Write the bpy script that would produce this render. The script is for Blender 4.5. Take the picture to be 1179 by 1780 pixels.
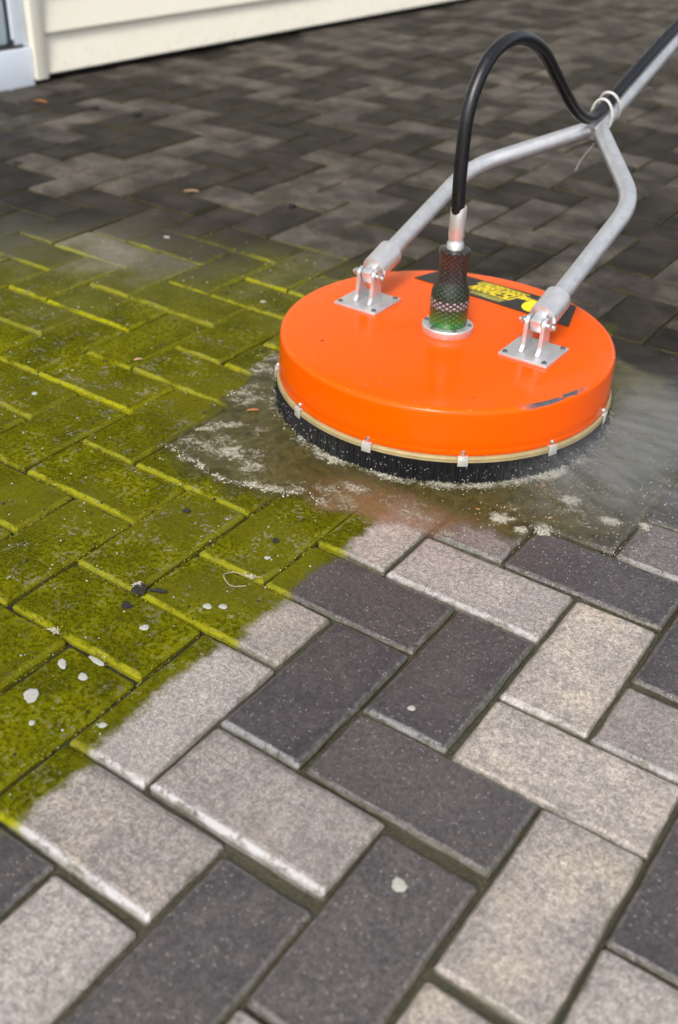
import bpy, bmesh, math, random
import numpy as np
from mathutils import Vector, Matrix, noise

for o in list(bpy.data.objects):
    bpy.data.objects.remove(o)
scene = bpy.context.scene
COL = scene.collection
R = math.radians

# ------------------------------------------------------------------ camera
cam_d = bpy.data.cameras.new('camera')
cam = bpy.data.objects.new('camera', cam_d)
COL.objects.link(cam)
cam.matrix_world = Matrix(((0.82001, -0.34340, 0.45788, 0.39794),
                           (0.57131, 0.44319, -0.69079, -0.65042),
                           (0.03429, 0.82805, 0.55961, 0.74780),
                           (0, 0, 0, 1)))
cam_d.sensor_fit = 'VERTICAL'
cam_d.sensor_height = 36
cam_d.lens = 37.34
cam_d.clip_start = 0.02
cam_d.clip_end = 500
cam_d.dof.use_dof = True
cam_d.dof.focus_distance = 1.27
cam_d.dof.aperture_fstop = 4.3
scene.camera = cam

# ------------------------------------------------------------------ world, sun, exposure
SUN_EL, SUN_AZ = R(47), R(160)          # azimuth: compass-style, from +y clockwise
world = bpy.data.worlds.new('World')
scene.world = world
world.use_nodes = True
wn, wl = world.node_tree.nodes, world.node_tree.links
bg = wn['Background']
sky = wn.new('ShaderNodeTexSky')
sky.sky_type = 'NISHITA'
sky.sun_disc = False
sky.sun_elevation = SUN_EL
sky.sun_rotation = SUN_AZ
sky.air_density = 1.0
sky.dust_density = 4.0
sky.ozone_density = 1.0
hsv = wn.new('ShaderNodeHueSaturation')   # overcast: a paler sky
hsv.inputs['Saturation'].default_value = 0.38
wl.new(sky.outputs[0], hsv.inputs['Color'])
wl.new(hsv.outputs[0], bg.inputs[0])
bg.inputs[1].default_value = 0.135

sun_d = bpy.data.lights.new('sun', 'SUN')
sun_d.energy = 1.5
sun_d.angle = R(14)
sun_d.color = (1.0, 0.96, 0.90)
sun = bpy.data.objects.new('sun', sun_d)
COL.objects.link(sun)
sdir = Vector((math.sin(SUN_AZ) * math.cos(SUN_EL), math.cos(SUN_AZ) * math.cos(SUN_EL), math.sin(SUN_EL)))
sun.rotation_euler = sdir.to_track_quat('Z', 'Y').to_euler()
sun.location = sdir * 10

scene.view_settings.view_transform = 'Standard'
scene.view_settings.look = 'None'
scene.view_settings.gamma = 1
scene.view_settings.exposure = 0.75
scene.render.engine = 'CYCLES'
scene.cycles.use_denoising = True
scene.cycles.max_bounces = 4
scene.cycles.diffuse_bounces = 2
scene.cycles.glossy_bounces = 2
scene.cycles.transmission_bounces = 3
scene.cycles.caustics_reflective = False
scene.cycles.caustics_refractive = False
scene.cycles.transparent_max_bounces = 12
scene.cycles.volume_step_rate = 4.0
scene.cycles.volume_max_steps = 64
scene.cycles.use_adaptive_sampling = True
scene.cycles.adaptive_threshold = 0.03

rng = random.Random(7)


# ------------------------------------------------------------------ node helpers
class T:
    """small node-tree writer"""
    def __init__(self, name):
        self.m = bpy.data.materials.new(name)
        self.m.use_nodes = True
        self.t = self.m.node_tree
        self.b = self.t.nodes['Principled BSDF']
        self.out = self.t.nodes['Material Output']

    def n(self, kind, **kw):
        nd = self.t.nodes.new(kind)
        for k, v in kw.items():
            setattr(nd, k, v)
        return nd

    def put(self, sock, v):
        if isinstance(v, bpy.types.NodeSocket):
            self.t.links.new(v, sock)
        elif v is not None:
            if isinstance(v, (tuple, list)) and len(v) == 3 and sock.type == 'RGBA':
                v = (*v, 1)
            sock.default_value = v

    def m_(self, op, a, b=None, c=None, clamp=False):
        nd = self.n('ShaderNodeMath', operation=op)
        nd.use_clamp = clamp
        for i, v in enumerate((a, b, c)):
            self.put(nd.inputs[i], v)
        return nd.outputs[0]

    def add(self, a, b): return self.m_('ADD', a, b)
    def sub(self, a, b): return self.m_('SUBTRACT', a, b)
    def mul(self, a, b): return self.m_('MULTIPLY', a, b)

    def ramp(self, v, lo, hi, a=0.0, b=1.0):
        nd = self.n('ShaderNodeMapRange', interpolation_type='SMOOTHSTEP')
        for i, x in enumerate((v, lo, hi, a, b)):
            self.put(nd.inputs[i], x)
        return nd.outputs[0]

    def mix(self, f, a, b, blend='MIX'):
        nd = self.n('ShaderNodeMix', data_type='RGBA', blend_type=blend)
        self.put(nd.inputs[0], f); self.put(nd.inputs[6], a); self.put(nd.inputs[7], b)
        return nd.outputs[2]

    def noise(self, vec, scale, detail=3, rough=0.55, w=None, dist=0.0):
        nd = self.n('ShaderNodeTexNoise')
        self.put(nd.inputs['Vector'], vec)
        nd.inputs['Scale'].default_value = scale
        nd.inputs['Detail'].default_value = detail
        nd.inputs['Roughness'].default_value = rough
        nd.inputs['Distortion'].default_value = dist
        return nd.outputs[0]

    def voro(self, vec, scale, feature='F1'):
        nd = self.n('ShaderNodeTexVoronoi', feature=feature)
        self.put(nd.inputs['Vector'], vec)
        nd.inputs['Scale'].default_value = scale
        return nd.outputs

    def attr(self, name):
        nd = self.n('ShaderNodeAttribute', attribute_name=name)
        return nd

    def pos(self):
        return self.n('ShaderNodeNewGeometry').outputs['Position']

    def obj(self):
        return self.n('ShaderNodeTexCoord').outputs['Object']

    def xyz(self, v):
        nd = self.n('ShaderNodeSeparateXYZ')
        self.put(nd.inputs[0], v)
        return nd.outputs

    def vadd(self, a, b):
        nd = self.n('ShaderNodeVectorMath', operation='ADD')
        self.put(nd.inputs[0], a); self.put(nd.inputs[1], b)
        return nd.outputs[0]

    def bump(self, h, strength=0.5, dist=0.001, normal=None):
        nd = self.n('ShaderNodeBump')
        nd.inputs['Strength'].default_value = strength
        nd.inputs['Distance'].default_value = dist
        self.put(nd.inputs['Height'], h)
        if normal is not None:
            self.put(nd.inputs['Normal'], normal)
        return nd.outputs[0]

    def set(self, **kw):
        names = dict(color='Base Color', rough='Roughness', metal='Metallic', normal='Normal', spec='Specular IOR Level',
                     coat='Coat Weight', coat_rough='Coat Roughness', alpha='Alpha', trans='Transmission Weight', ior='IOR',
                     sss='Subsurface Weight')
        for k, v in kw.items():
            self.put(self.b.inputs[names[k]], v)
        return self.m


def plain(name, color, rough=0.5, metal=0.0, var=0.15, scale=60, bump=0.0, coat=0.0):
    t = T(name)
    nz = t.noise(t.obj(), scale, 4)
    c = t.mix(nz, tuple(x * (1 - var) for x in color), tuple(min(1, x * (1 + var)) for x in color))
    kw = dict(color=c, metal=metal, rough=t.ramp(nz, 0.2, 0.8, max(0.03, rough - 0.1), min(1, rough + 0.1)), coat=coat)
    if bump:
        kw['normal'] = t.bump(t.noise(t.obj(), scale * 4, 4), bump, 0.001)
    return t.set(**kw)


# ---- where algae, grime with painted shade and cleaned stone lie on the paving (world metres)
def growth(t, P, rnd=0.5):
    """returns masks moss, grime_shade, wet (0..1) and two shared noises"""
    x, y, z = t.xyz(P)[:3]
    n1 = t.noise(P, 11, 5, 0.66)
    big = t.noise(P, 4.5, 2, 0.6)
    wob = t.mul(t.sub(n1, 0.5), 0.052)
    # the pass of the cleaner ends along a line, cleaned stone lies on its right
    left = t.ramp(t.add(t.add(x, wob), t.add(t.mul(t.sub(rnd, 0.5), 0.016), t.mul(t.sub(t.noise(P, 60, 3, .7), 0.5), 0.026))), -0.155, -0.172)
    # the pass bends round the machine
    dx, dy = t.add(x, 0.27), t.sub(y, 0.62)
    r = t.m_('SQRT', t.add(t.mul(dx, dx), t.mul(dy, dy)))
    around = t.ramp(t.add(r, t.mul(wob, 3.0)), 0.26, 0.29)
    # far end: algae thin out towards the garage
    s = t.add(t.mul(t.add(x, 1.03), -0.655), t.mul(t.sub(y, 0.94), 0.756))
    bw = t.add(t.mul(t.sub(big, 0.5), 0.5), t.mul(t.sub(n1, 0.5), 0.35))
    far = t.ramp(t.add(s, bw), 0.10, -0.30)
    far2 = t.ramp(t.add(y, bw), 1.10, 0.72)
    moss = t.mul(t.mul(left, around), t.mul(far, far2))
    g1 = t.ramp(t.add(s, bw), -0.30, 0.12)
    g2 = t.ramp(t.add(y, t.mul(bw, 0.5)), 0.5, 0.95)
    grime_shade = t.m_('MAXIMUM', t.mul(g1, left), g2)
    wet = t.ramp(t.add(r, t.mul(bw, 0.25)), 0.5, 0.3)
    fade = t.ramp(t.add(s, bw), 0.0, -0.62)
    return moss, grime_shade, wet, n1, big, fade


def paver_material():
    t = T('paver_concrete')
    P = t.pos()
    loc = t.attr('loc').outputs['Vector']
    tone = t.attr('tone').outputs['Fac']
    rnd = t.attr('rnd').outputs['Fac']
    lx, ly, lz = t.xyz(loc)[:3]
    ex = t.sub(0.0975, t.m_('ABSOLUTE', lx))
    ey = t.sub(0.0475, t.m_('ABSOLUTE', ly))
    edge = t.m_('MINIMUM', ex, ey)                     # metres from the outline
    moss, grime_shade, wet, n1, big, far_ = growth(t, P, rnd)
    fine = t.noise(P, 520, 2, 0.75)
    midn = t.noise(P, 170, 3, 0.70)
    broad = t.noise(P, 30, 4, 0.68)
    # --- concrete
    patch = t.ramp(t.add(t.mul(broad, 0.5), t.mul(n1, 0.5)), 0.32, 0.68)
    light = t.mix(patch, (0.255, 0.225, 0.208), (0.400, 0.350, 0.305))
    light = t.mix(t.mul(rnd, 0.5), light, (0.27, 0.245, 0.235))
    light = t.mix(t.mul(t.ramp(n1, 0.48, 0.66), t.mul(t.sub(1.0, rnd), 0.6)), light, (0.43, 0.365, 0.285))
    dark = t.mix(patch, (0.040, 0.036, 0.039), (0.068, 0.058, 0.058))
    base = t.mix(tone, light, dark)
    sp = t.mul(t.ramp(fine, 0.34, 0.68, 0.60, 1.32), t.ramp(midn, 0.34, 0.68, 0.72, 1.20))
    sp = t.mul(sp, t.ramp(edge, 0.0, 0.030, 0.90, 1.04))
    vm = t.n('ShaderNodeVectorMath', operation='SCALE'); t.put(vm.inputs[0], base); t.put(vm.inputs['Scale'], sp)
    base = vm.outputs[0]
    v = t.voro(P, 310)
    grain = t.ramp(v['Distance'], 0.34, 0.14)
    vc = t.xyz(v['Color'])
    base = t.mix(t.mul(t.mul(grain, t.ramp(vc[0], 0.80, 0.86)), 0.5), base, (0.50, 0.47, 0.43))
    base = t.mix(t.mul(t.mul(grain, t.ramp(vc[1], 0.85, 0.90)), 0.75), base, (0.03, 0.027, 0.025))
    # --- old grime on uncleaned stone, with far-end shade painted into the same colour
    gn = t.ramp(n1, 0.3, 0.72)
    gcol = t.mix(gn, (0.008, 0.007, 0.005), (0.019, 0.0155, 0.0095))
    base = t.mix(t.mul(grime_shade, t.ramp(gn, 0, 1, 0.86, 0.68)), base, gcol)
    # bared pale edges, green breath at the joints of the cleaned stone
    onedge = t.ramp(edge, 0.0058, 0.0035)
    base = t.mix(t.mul(t.mul(onedge, t.ramp(midn, 0.3, 0.6)), t.mul(t.sub(1.0, grime_shade), 0.10)), base, (0.52, 0.49, 0.46))
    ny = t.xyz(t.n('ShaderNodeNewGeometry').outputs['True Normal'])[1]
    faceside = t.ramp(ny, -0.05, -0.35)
    lime_glint = t.mul(t.mul(faceside, lz), t.mul(t.ramp(t.add(edge, t.mul(t.sub(midn, .5), .004)), 0.0068, 0.0042), t.ramp(t.add(t.mul(broad, .6), t.mul(midn, .4)), 0.40, 0.50)))
    base = t.mix(t.mul(lime_glint, 0.58), base, (0.50, 0.50, 0.51))  # wet highlight painted in together with lime, on chamfers facing -y
    jn = t.ramp(t.add(edge, t.mul(t.sub(broad, 0.5), 0.012)), 0.0030, 0.0002)
    base = t.mix(t.mul(jn, 0.55), base, (0.060, 0.057, 0.022))
    # --- algae film
    film = t.mix(t.ramp(n1, 0.38, 0.62), (0.042, 0.044, 0.001), (0.150, 0.152, 0.0))
    film = t.mix(t.mul(t.ramp(broad, 0.42, 0.62), 0.65), film, (0.070, 0.070, 0.002))
    film = t.mix(t.mul(t.ramp(midn, 0.45, 0.60), 0.80), film, (0.022, 0.023, 0.002))
    film = t.mix(t.mul(t.ramp(fine, 0.52, 0.68), 0.60), film, (0.19, 0.188, 0.008))
    film = t.mix(t.mul(t.ramp(big, 0.48, 0.62), 0.6), film, (0.096, 0.093, 0.008))
    film = t.mix(t.mul(rnd, 0.45), film, (0.072, 0.071, 0.004))
    film = t.mix(t.mul(t.sub(1.0, far_), 0.7), film, (0.076, 0.074, 0.032))
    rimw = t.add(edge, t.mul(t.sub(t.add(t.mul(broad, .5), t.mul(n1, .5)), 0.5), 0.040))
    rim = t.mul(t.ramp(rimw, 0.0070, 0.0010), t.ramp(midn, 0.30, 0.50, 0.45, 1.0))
    film = t.mix(t.mul(rim, t.ramp(faceside, 0, 1, 0.30, 0.90)), film, t.mix(rnd, (0.27, 0.265, 0.006), (0.18, 0.176, 0.020)))  # algae edges facing -y painted brighter, for the skylight they catch
    bare = t.ramp(t.add(t.mul(broad, 0.45), t.mul(midn, 0.55)), 0.46, 0.36)          # worn through
    cover = t.mul(moss, t.sub(1.0, t.mul(bare, 0.72)))
    base = t.mix(cover, base, film)
    # dark pin pricks
    v2 = t.voro(P, 120)
    pit = t.mul(t.ramp(v2['Distance'], 0.13, 0.05), t.ramp(t.xyz(v2['Color'])[2], 0.60, 0.66))
    base = t.mix(t.mul(pit, 0.7), base, (0.015, 0.014, 0.008))
    rough = t.mix(tone, (0.55,) * 3, (0.38,) * 3)
    rough = t.mix(t.mul(onedge, 0.8), rough, (0.26,) * 3)
    rough = t.mix(moss, rough, (0.85,) * 3)
    rough = t.mix(t.mul(wet, 0.75), rough, (0.24,) * 3)
    rough = t.mix(t.mul(grime_shade, 0.6), rough, (0.48,) * 3)
    h = t.add(t.add(t.mul(fine, 0.5), t.mul(midn, 0.9)), t.mul(broad, 1.2))
    nrm = t.bump(h, 0.75, 0.0016)
    return t.set(color=base, rough=rough, normal=nrm, spec=t.mix(t.m_('MAXIMUM', t.mul(grime_shade, 0.7), moss), (0.5,) * 3, (0.05,) * 3),
                 ior=t.ramp(t.m_('MAXIMUM', t.mul(grime_shade, 0.85), moss), 0, 1, 1.5, 1.16))


def joint_material():
    t = T('joint_sand')
    P = t.pos()
    moss, grime_shade, wet, n1, big, far_ = growth(t, P)
    n1 = t.noise(P, 60, 3, 0.7)
    n2 = t.noise(P, 420, 1, 0.7)
    sand = t.mix(n1, (0.020, 0.018, 0.009), (0.062, 0.056, 0.026))
    sand = t.mix(t.ramp(n2, 0.4, 0.7), sand, (0.06, 0.055, 0.035))
    green = t.mix(t.ramp(n1, 0.35, 0.65), (0.004, 0.004, 0.002), (0.022, 0.021, 0.004))
    c = t.mix(moss, sand, green)
    c = t.mix(t.mul(grime_shade, 0.8), c, (0.018, 0.016, 0.012))  # dirt and painted shade in the far joints
    return t.set(color=c, rough=0.8, normal=t.bump(t.add(n1, n2), 0.8, 0.004))


# ------------------------------------------------------------------ mesh helpers
def mesh(name, verts, faces, mat=None, smooth=False):
    me = bpy.data.meshes.new(name)
    me.from_pydata([tuple(v) for v in verts], [], faces)
    if mat:
        me.materials.append(mat)
    if smooth:
        me.polygons.foreach_set('use_smooth', [True] * len(me.polygons))
    me.update()
    return me


def link(name, me, parent=None, loc=None, rot=None, **props):
    o = bpy.data.objects.new(name, me)
    COL.objects.link(o)
    if parent is not None:
        o.parent = parent
    if loc is not None:
        o.location = loc
    if rot is not None:
        o.rotation_euler = rot
    for k, v in props.items():
        o[k] = v
    return o


class MB:
    """collects simple solids into one mesh"""
    def __init__(self):
        self.v, self.f = [], []

    def add(self, v, f, mtx=None):
        k = len(self.v)
        if mtx is not None:
            v = [mtx @ Vector(p) for p in v]
        self.v += [Vector(p) for p in v]
        self.f += [tuple(i + k for i in q) for q in f]
        return self

    def box(self, a, b, mtx=None, bev=0.0):
        x0, y0, z0 = a; x1, y1, z1 = b
        if not bev:
            v = [(x0, y0, z0), (x1, y0, z0), (x1, y1, z0), (x0, y1, z0), (x0, y0, z1), (x1, y0, z1), (x1, y1, z1), (x0, y1, z1)]
            f = [(0, 3, 2, 1), (4, 5, 6, 7), (0, 1, 5, 4), (1, 2, 6, 5), (2, 3, 7, 6), (3, 0, 4, 7)]
            return self.add(v, f, mtx)
        bm = bmesh.new()
        bmesh.ops.create_cube(bm, size=1)
        for q in bm.verts:
            q.co = Vector(((x0 + x1) / 2 + q.co.x * (x1 - x0), (y0 + y1) / 2 + q.co.y * (y1 - y0), (z0 + z1) / 2 + q.co.z * (z1 - z0)))
        bmesh.ops.bevel(bm, geom=bm.edges[:], offset=bev, segments=2, affect='EDGES', profile=0.5)
        bm.verts.index_update()
        self.add([q.co.copy() for q in bm.verts], [tuple(w.index for w in fc.verts) for fc in bm.faces], mtx)
        bm.free()
        return self

    def lathe(self, prof, n=32, mtx=None, cap=True):
        v, f = [], []
        for r, z in prof:
            for i in range(n):
                a = 2 * math.pi * i / n
                v.append((r * math.cos(a), r * math.sin(a), z))
        for j in range(len(prof) - 1):
            for i in range(n):
                i2 = (i + 1) % n
                f.append((j * n + i, j * n + i2, (j + 1) * n + i2, (j + 1) * n + i))
        if cap:
            f.append(tuple(range(n))[::-1])
            f.append(tuple(range((len(prof) - 1) * n, len(prof) * n)))
        return self.add(v, f, mtx)

    def tube(self, pts, rad, n=16, cap=True):
        pts = [Vector(p) for p in pts]
        v, f = [], []
        up = None
        for i, p in enumerate(pts):
            d = (pts[min(i + 1, len(pts) - 1)] - pts[max(i - 1, 0)]).normalized()
            if up is None:
                up = d.orthogonal().normalized()
            up = (up - d * up.dot(d)).normalized()
            s = d.cross(up)
            r = rad[i] if isinstance(rad, (list, tuple)) else rad
            for k in range(n):
                a = 2 * math.pi * k / n
                v.append(p + (up * math.cos(a) + s * math.sin(a)) * r)
        for j in range(len(pts) - 1):
            for k in range(n):
                k2 = (k + 1) % n
                f.append((j * n + k, j * n + k2, (j + 1) * n + k2, (j + 1) * n + k))
        if cap:
            f.append(tuple(range(n))[::-1])
            f.append(tuple(range((len(pts) - 1) * n, len(pts) * n)))
        return self.add(v, f)

    def build(self, name, mat, parent=None, smooth=None, loc=None, rot=None, **props):
        me = mesh(name, self.v, self.f, mat)
        if smooth:
            me.polygons.foreach_set('use_smooth', [True] * len(me.polygons))
            me.set_sharp_from_angle(angle=R(smooth if smooth is not True else 40))
        return link(name, me, parent, loc, rot, **props)


def spline(pts, n=8):
    """Catmull-Rom through points"""
    P = [Vector(p) for p in pts]
    P = [P[0] * 2 - P[1]] + P + [P[-1] * 2 - P[-2]]
    out = []
    for i in range(1, len(P) - 2):
        for k in range(n):
            u = k / n
            a, b, c, d = P[i - 1], P[i], P[i + 1], P[i + 2]
            out.append(0.5 * ((2 * b) + (c - a) * u + (2 * a - 5 * b + 4 * c - d) * u * u + (3 * b - a - 3 * c + d) * u ** 3))
    out.append(P[-2])
    return out


def fillet(pts, r, n=7):
    """polyline with its inner corners rounded"""
    P = [Vector(p) for p in pts]
    out = [P[0]]
    for i in range(1, len(P) - 1):
        a = (P[i - 1] - P[i]).normalized(); b = (P[i + 1] - P[i]).normalized()
        s, e = P[i] + a * r, P[i] + b * r
        for k in range(n + 1):
            u = k / n
            out.append(s * (1 - u) ** 2 + P[i] * 2 * u * (1 - u) + e * u * u)
    out.append(P[-1])
    return out


# ------------------------------------------------------------------ ground and paving
M_PAVER = paver_material()
M_JOINT = joint_material()
M_SOIL = plain('soil', (0.05, 0.045, 0.035), 0.9, var=0.4, scale=3)

link('ground', mesh('ground', [(-60, -60, -0.09), (60, -60, -0.09), (60, 60, -0.09), (-60, 60, -0.09)], [(0, 1, 2, 3)], M_SOIL), kind='structure')
pavement = link('pavement', mesh('pavement', [(-2.6, -3, -0.0085), (7, -3, -0.0085), (7, 9.5, -0.0085), (-2.6, 9.5, -0.0085)], [(0, 1, 2, 3)], M_JOINT),
                kind='structure')

DARK, LIGHT = 1.0, 0.0
TONES = {(1, 0, 'H'): 0.0, (1, 1, 'V'): 0.0, (0, 0, 'V'): .97, (-1, -1, 'V'): 1, (0, -1, 'H'): .93, (-1, -2, 'H'): .27, (1, -3, 'V'): .9,
         (2, -2, 'V'): .13, (0, -4, 'V'): .93, (-2, -3, 'H'): .27, (-1, 2, 'H'): .08, (-2, 1, 'H'): .97, (0, 3, 'H'): .97, (-2, -2, 'V'): 0,
         (-3, 0, 'H'): .25, (-2, 2, 'V'): .12, (-1, 3, 'V'): .55, (0, 4, 'V'): .9, (1, 4, 'H'): .7, (2, 2, 'V'): .97, (2, 1, 'H'): .32,
         (3, -1, 'V'): .97, (3, -2, 'H'): .05, (2, -3, 'H'): .16, (1, -4, 'H'): .12, (-1, -5, 'V'): -.1, (-3, -4, 'H'): .97, (-2, -6, 'V'): .1,
         (3, 3, 'V'): .9, (3, 2, 'H'): .5, (-4, -1, 'H'): .5, (0, -5, 'H'): .1, (-1, -6, 'H'): .9}
FARDARK = [(-22, 17, 'H'), (-21, 26, 'H'), (-20, 16, 'V'), (-19, 21, 'V'), (-19, 24, 'H'), (-19, 32, 'H'), (-18, 10, 'V'), (-18, 13, 'H'), (-18, 14, 'V'), (-18, 17, 'H'), (-18, 26, 'V'), (-17, 22, 'H'), (-16, 7, 'H'), (-16, 16, 'V'), (-16, 31, 'H'), (-15, 16, 'H'), (-15, 17, 'V'), (-15, 24, 'H'), (-14, 9, 'H'), (-14, 13, 'H'), (-14, 17, 'H'), (-14, 21, 'H'), (-14, 25, 'H'), (-13, 10, 'H'), (-13, 11, 'V'), (-13, 14, 'H'), (-13, 15, 'V'), (-13, 19, 'V'), (-12, 12, 'V'), (-12, 20, 'V'), (-11, 17, 'V'), (-7, 12, 'H'), (-7, 16, 'H'), (-6, 22, 'V'), (-4, 15, 'H'), (-3, 13, 'V'), (-2, 9, 'H'), (-2, 10, 'V')]
FARDARK += [(-1, 6, 'H'), (-1, 7, 'V'), (0, 8, 'V'), (2, 6, 'V'), (1, 5, 'V'), (2, 5, 'H'), (1, 8, 'H'), (0, 7, 'H'), (1, 9, 'V'), (3, 7, 'V'), (2, 9, 'H')]
for c in FARDARK:
    TONES[c] = rng.uniform(.9, 1)
SHIFT = {(1, -3, 'V'): (-.002, -.009), (0, -4, 'V'): (0, -.009), (1, -4, 'H'): (0, -.008), (2, -3, 'H'): (0, -.005), (0, -1, 'H'): (.001, .001),
         (-1, -5, 'V'): (0, -.005), (-1, -2, 'H'): (.001, .001), (2, -2, 'V'): (.001, 0)}
CHAM = {(-1, -2, 'H'): 2.0, (-2, -3, 'H'): 2.0, (-2, -2, 'V'): 1.5, (0, 0, 'V'): 1.3, (-1, -1, 'V'): 1.4, (-1, 2, 'H'): 1.3, (1, 1, 'V'): 1.3}
RESID_GLINT = {(-1, -2, 'H'): 1.0, (-2, -3, 'H'): 1.0, (-2, -2, 'V'): .8, (-1, -5, 'V'): .9, (0, 0, 'V'): .35, (-1, -1, 'V'): .45, (-1, 2, 'H'): .45, (1, 1, 'V'): .3, (1, 4, 'H'): .4, (2, 1, 'H'): .35}  # painted white highlight with residue on the -y edge, per paver
LIFT = {(-1, -2, 'H'): .0028, (-2, -3, 'H'): .0024, (-1, -1, 'V'): .0012, (0, 0, 'V'): .0015, (0, -4, 'V'): -.0015}


def cam_depth(x, y, z=0.0):
    d = Vector((x, y, z)) - cam.matrix_world.translation
    bz = -cam.matrix_world.col[2].to_3d(); bx = cam.matrix_world.col[0].to_3d(); by = cam.matrix_world.col[1].to_3d()
    w = d.dot(bz)
    return w, (d.dot(bx) / w if w > 0 else 9), (d.dot(by) / w if w > 0 else 9)


def paver_geo(key, near):
    a, b, o = key
    r = random.Random(hash((a * 7919 + b * 104729 + (3 if o == 'V' else 0))) & 0xffffff)
    L, W = 0.1952 + r.uniform(-.0014, .0012), 0.0952 + r.uniform(-.001, .001)
    cx, cy = ((a + 1) * .1, (b + .5) * .1) if o == 'H' else ((a + .5) * .1, (b + 1) * .1)
    sh = SHIFT.get(key, (0, 0))
    cx += sh[0] + r.uniform(-.001, .001); cy += sh[1] + r.uniform(-.001, .001)
    ang = (0 if o == 'H' else math.pi / 2) + r.uniform(-.008, .008)
    dz = r.uniform(-.0016, .0014) + LIFT.get(key, 0)
    tx, ty = r.uniform(-.008, .008), r.uniform(-.005, .005)
    c = 0.0030
    hx, hy = L / 2, W / 2
    base = [(-hx + c, -hy), (hx - c, -hy), (hx, -hy + c), (hx, hy - c), (hx - c, hy), (-hx + c, hy), (-hx, hy - c), (-hx, -hy + c)]
    if near:
        ring = []
        for i in range(8):
            p, q = base[i], base[(i + 1) % 8]
            ring.append(p)
            n = 5 if i in (0, 4) else (2 if i in (2, 6) else 0)
            for k in range(n):
                u = (k + 1 + r.uniform(-.25, .25)) / (n + 1)
                ring.append((p[0] + (q[0] - p[0]) * u, p[1] + (q[1] - p[1]) * u))
        base = ring
    n = len(base)
    levels = [(0.0, -.05), (0.0, -.0040), (.0020, -.0014), (.0046, 0.0)]
    vs, loc = [], []
    jit = [r.uniform(-1, 1) for _ in range(n)]
    ca, sa = math.cos(ang), math.sin(ang)
    cs = CHAM.get(key, r.uniform(.85, 1.2))
    for li, (ins, z) in enumerate(levels):
        ins *= cs
        z = z * (.5 + .5 * cs) if li else z
        for i, (x, y) in enumerate(base):
            e = ins + (jit[i] * .0010 * near if li else 0)
            px = x * (1 - e / hx); py = y * (1 - e / hy)
            zz = z + dz + (px * ty + py * tx if li else 0) + (jit[i] * .0003 * near if li in (1, 2) else 0)
            vs.append((cx + px * ca - py * sa, cy + px * sa + py * ca, zz)); loc.append((px, py, 0))
    fs = []
    for j in range(3):
        for i in range(n):
            i2 = (i + 1) % n
            fs.append((j * n + i, j * n + i2, (j + 1) * n + i2, (j + 1) * n + i))
    fs.append(tuple(range(3 * n, 4 * n)))
    tone = TONES.get(key)
    if tone is None:
        q = r.random()
        tone = r.uniform(.88, 1) if q < .3 else (r.uniform(.4, .65) if q < .42 else r.uniform(0, .25))
    glint = RESID_GLINT.get(key, 0.0)
    loc = [(p, q, glint) for p, q, _ in loc]
    return vs, fs, loc, tone, r.random(), (cx, cy)


def set_attrs(me, loc, tone, rnd):
    a = me.attributes.new('loc', 'FLOAT_VECTOR', 'POINT'); a.data.foreach_set('vector', np.array(loc, np.float32).ravel())
    a = me.attributes.new('tone', 'FLOAT', 'POINT'); a.data.foreach_set('value', np.array(tone, np.float32))
    a = me.attributes.new('rnd', 'FLOAT', 'POINT'); a.data.foreach_set('value', np.array(rnd, np.float32))


cells = []
for a in range(-24, 46):
    for b in range(-22, 84):
        k = (a - b) % 4
        if k == 1:
            key, c = (a, b, 'H'), ((a + 1) * .1, (b + .5) * .1)
        elif k == 0:
            key, c = (a, b, 'V'), ((a + .5) * .1, (b + 1) * .1)
        else:
            continue
        w, u, v = cam_depth(*c)
        vis = w > .3 and abs(u) < .36 and abs(v) < .52
        cells.append((0 if vis else 1, w if w > 0 else 99, key))
cells.sort()
far_v, far_f, far_l, far_t, far_r = [], [], [], [], []
for i, (hid, w, key) in enumerate(cells):
    single = hid == 0 and i < 300
    vs, fs, loc, tone, rnd, c = paver_geo(key, 1 if (hid == 0 and i < 70) else 0)
    if single:
        me = bpy.data.meshes.new('paver')
        me.from_pydata([(p[0] - c[0], p[1] - c[1], p[2]) for p in vs], [], fs)
        me.materials.append(M_PAVER)
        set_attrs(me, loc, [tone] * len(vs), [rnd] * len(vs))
        link('paver', me, pavement, loc=(c[0], c[1], 0))
    else:
        k = len(far_v)
        far_v += vs; far_f += [tuple(q + k for q in f) for f in fs]; far_l += loc
        far_t += [tone] * len(vs); far_r += [rnd] * len(vs)
me = mesh('distant_pavers', far_v, far_f, M_PAVER)
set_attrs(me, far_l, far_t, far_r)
link('distant_pavers', me, pavement, kind='stuff')

# ------------------------------------------------------------------ the garage wall behind
def cream():
    t = T('cream_paint')
    O = t.obj()
    x, y, z = t.xyz(O)[:3]
    n = t.noise(O, 7, 4, .6)
    c = t.mix(n, (0.80, 0.76, 0.635), (0.86, 0.825, 0.71))
    sp = t.mul(t.ramp(t.noise(O, 38, 5, .75), .50, .72), t.ramp(t.add(z, t.mul(n, .12)), .24, .05))
    c = t.mix(t.mul(sp, .35), c, (0.30, 0.27, 0.19))
    return t.set(color=c, rough=.45, normal=t.bump(t.noise(O, 30, 3), .06, .002))


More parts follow.
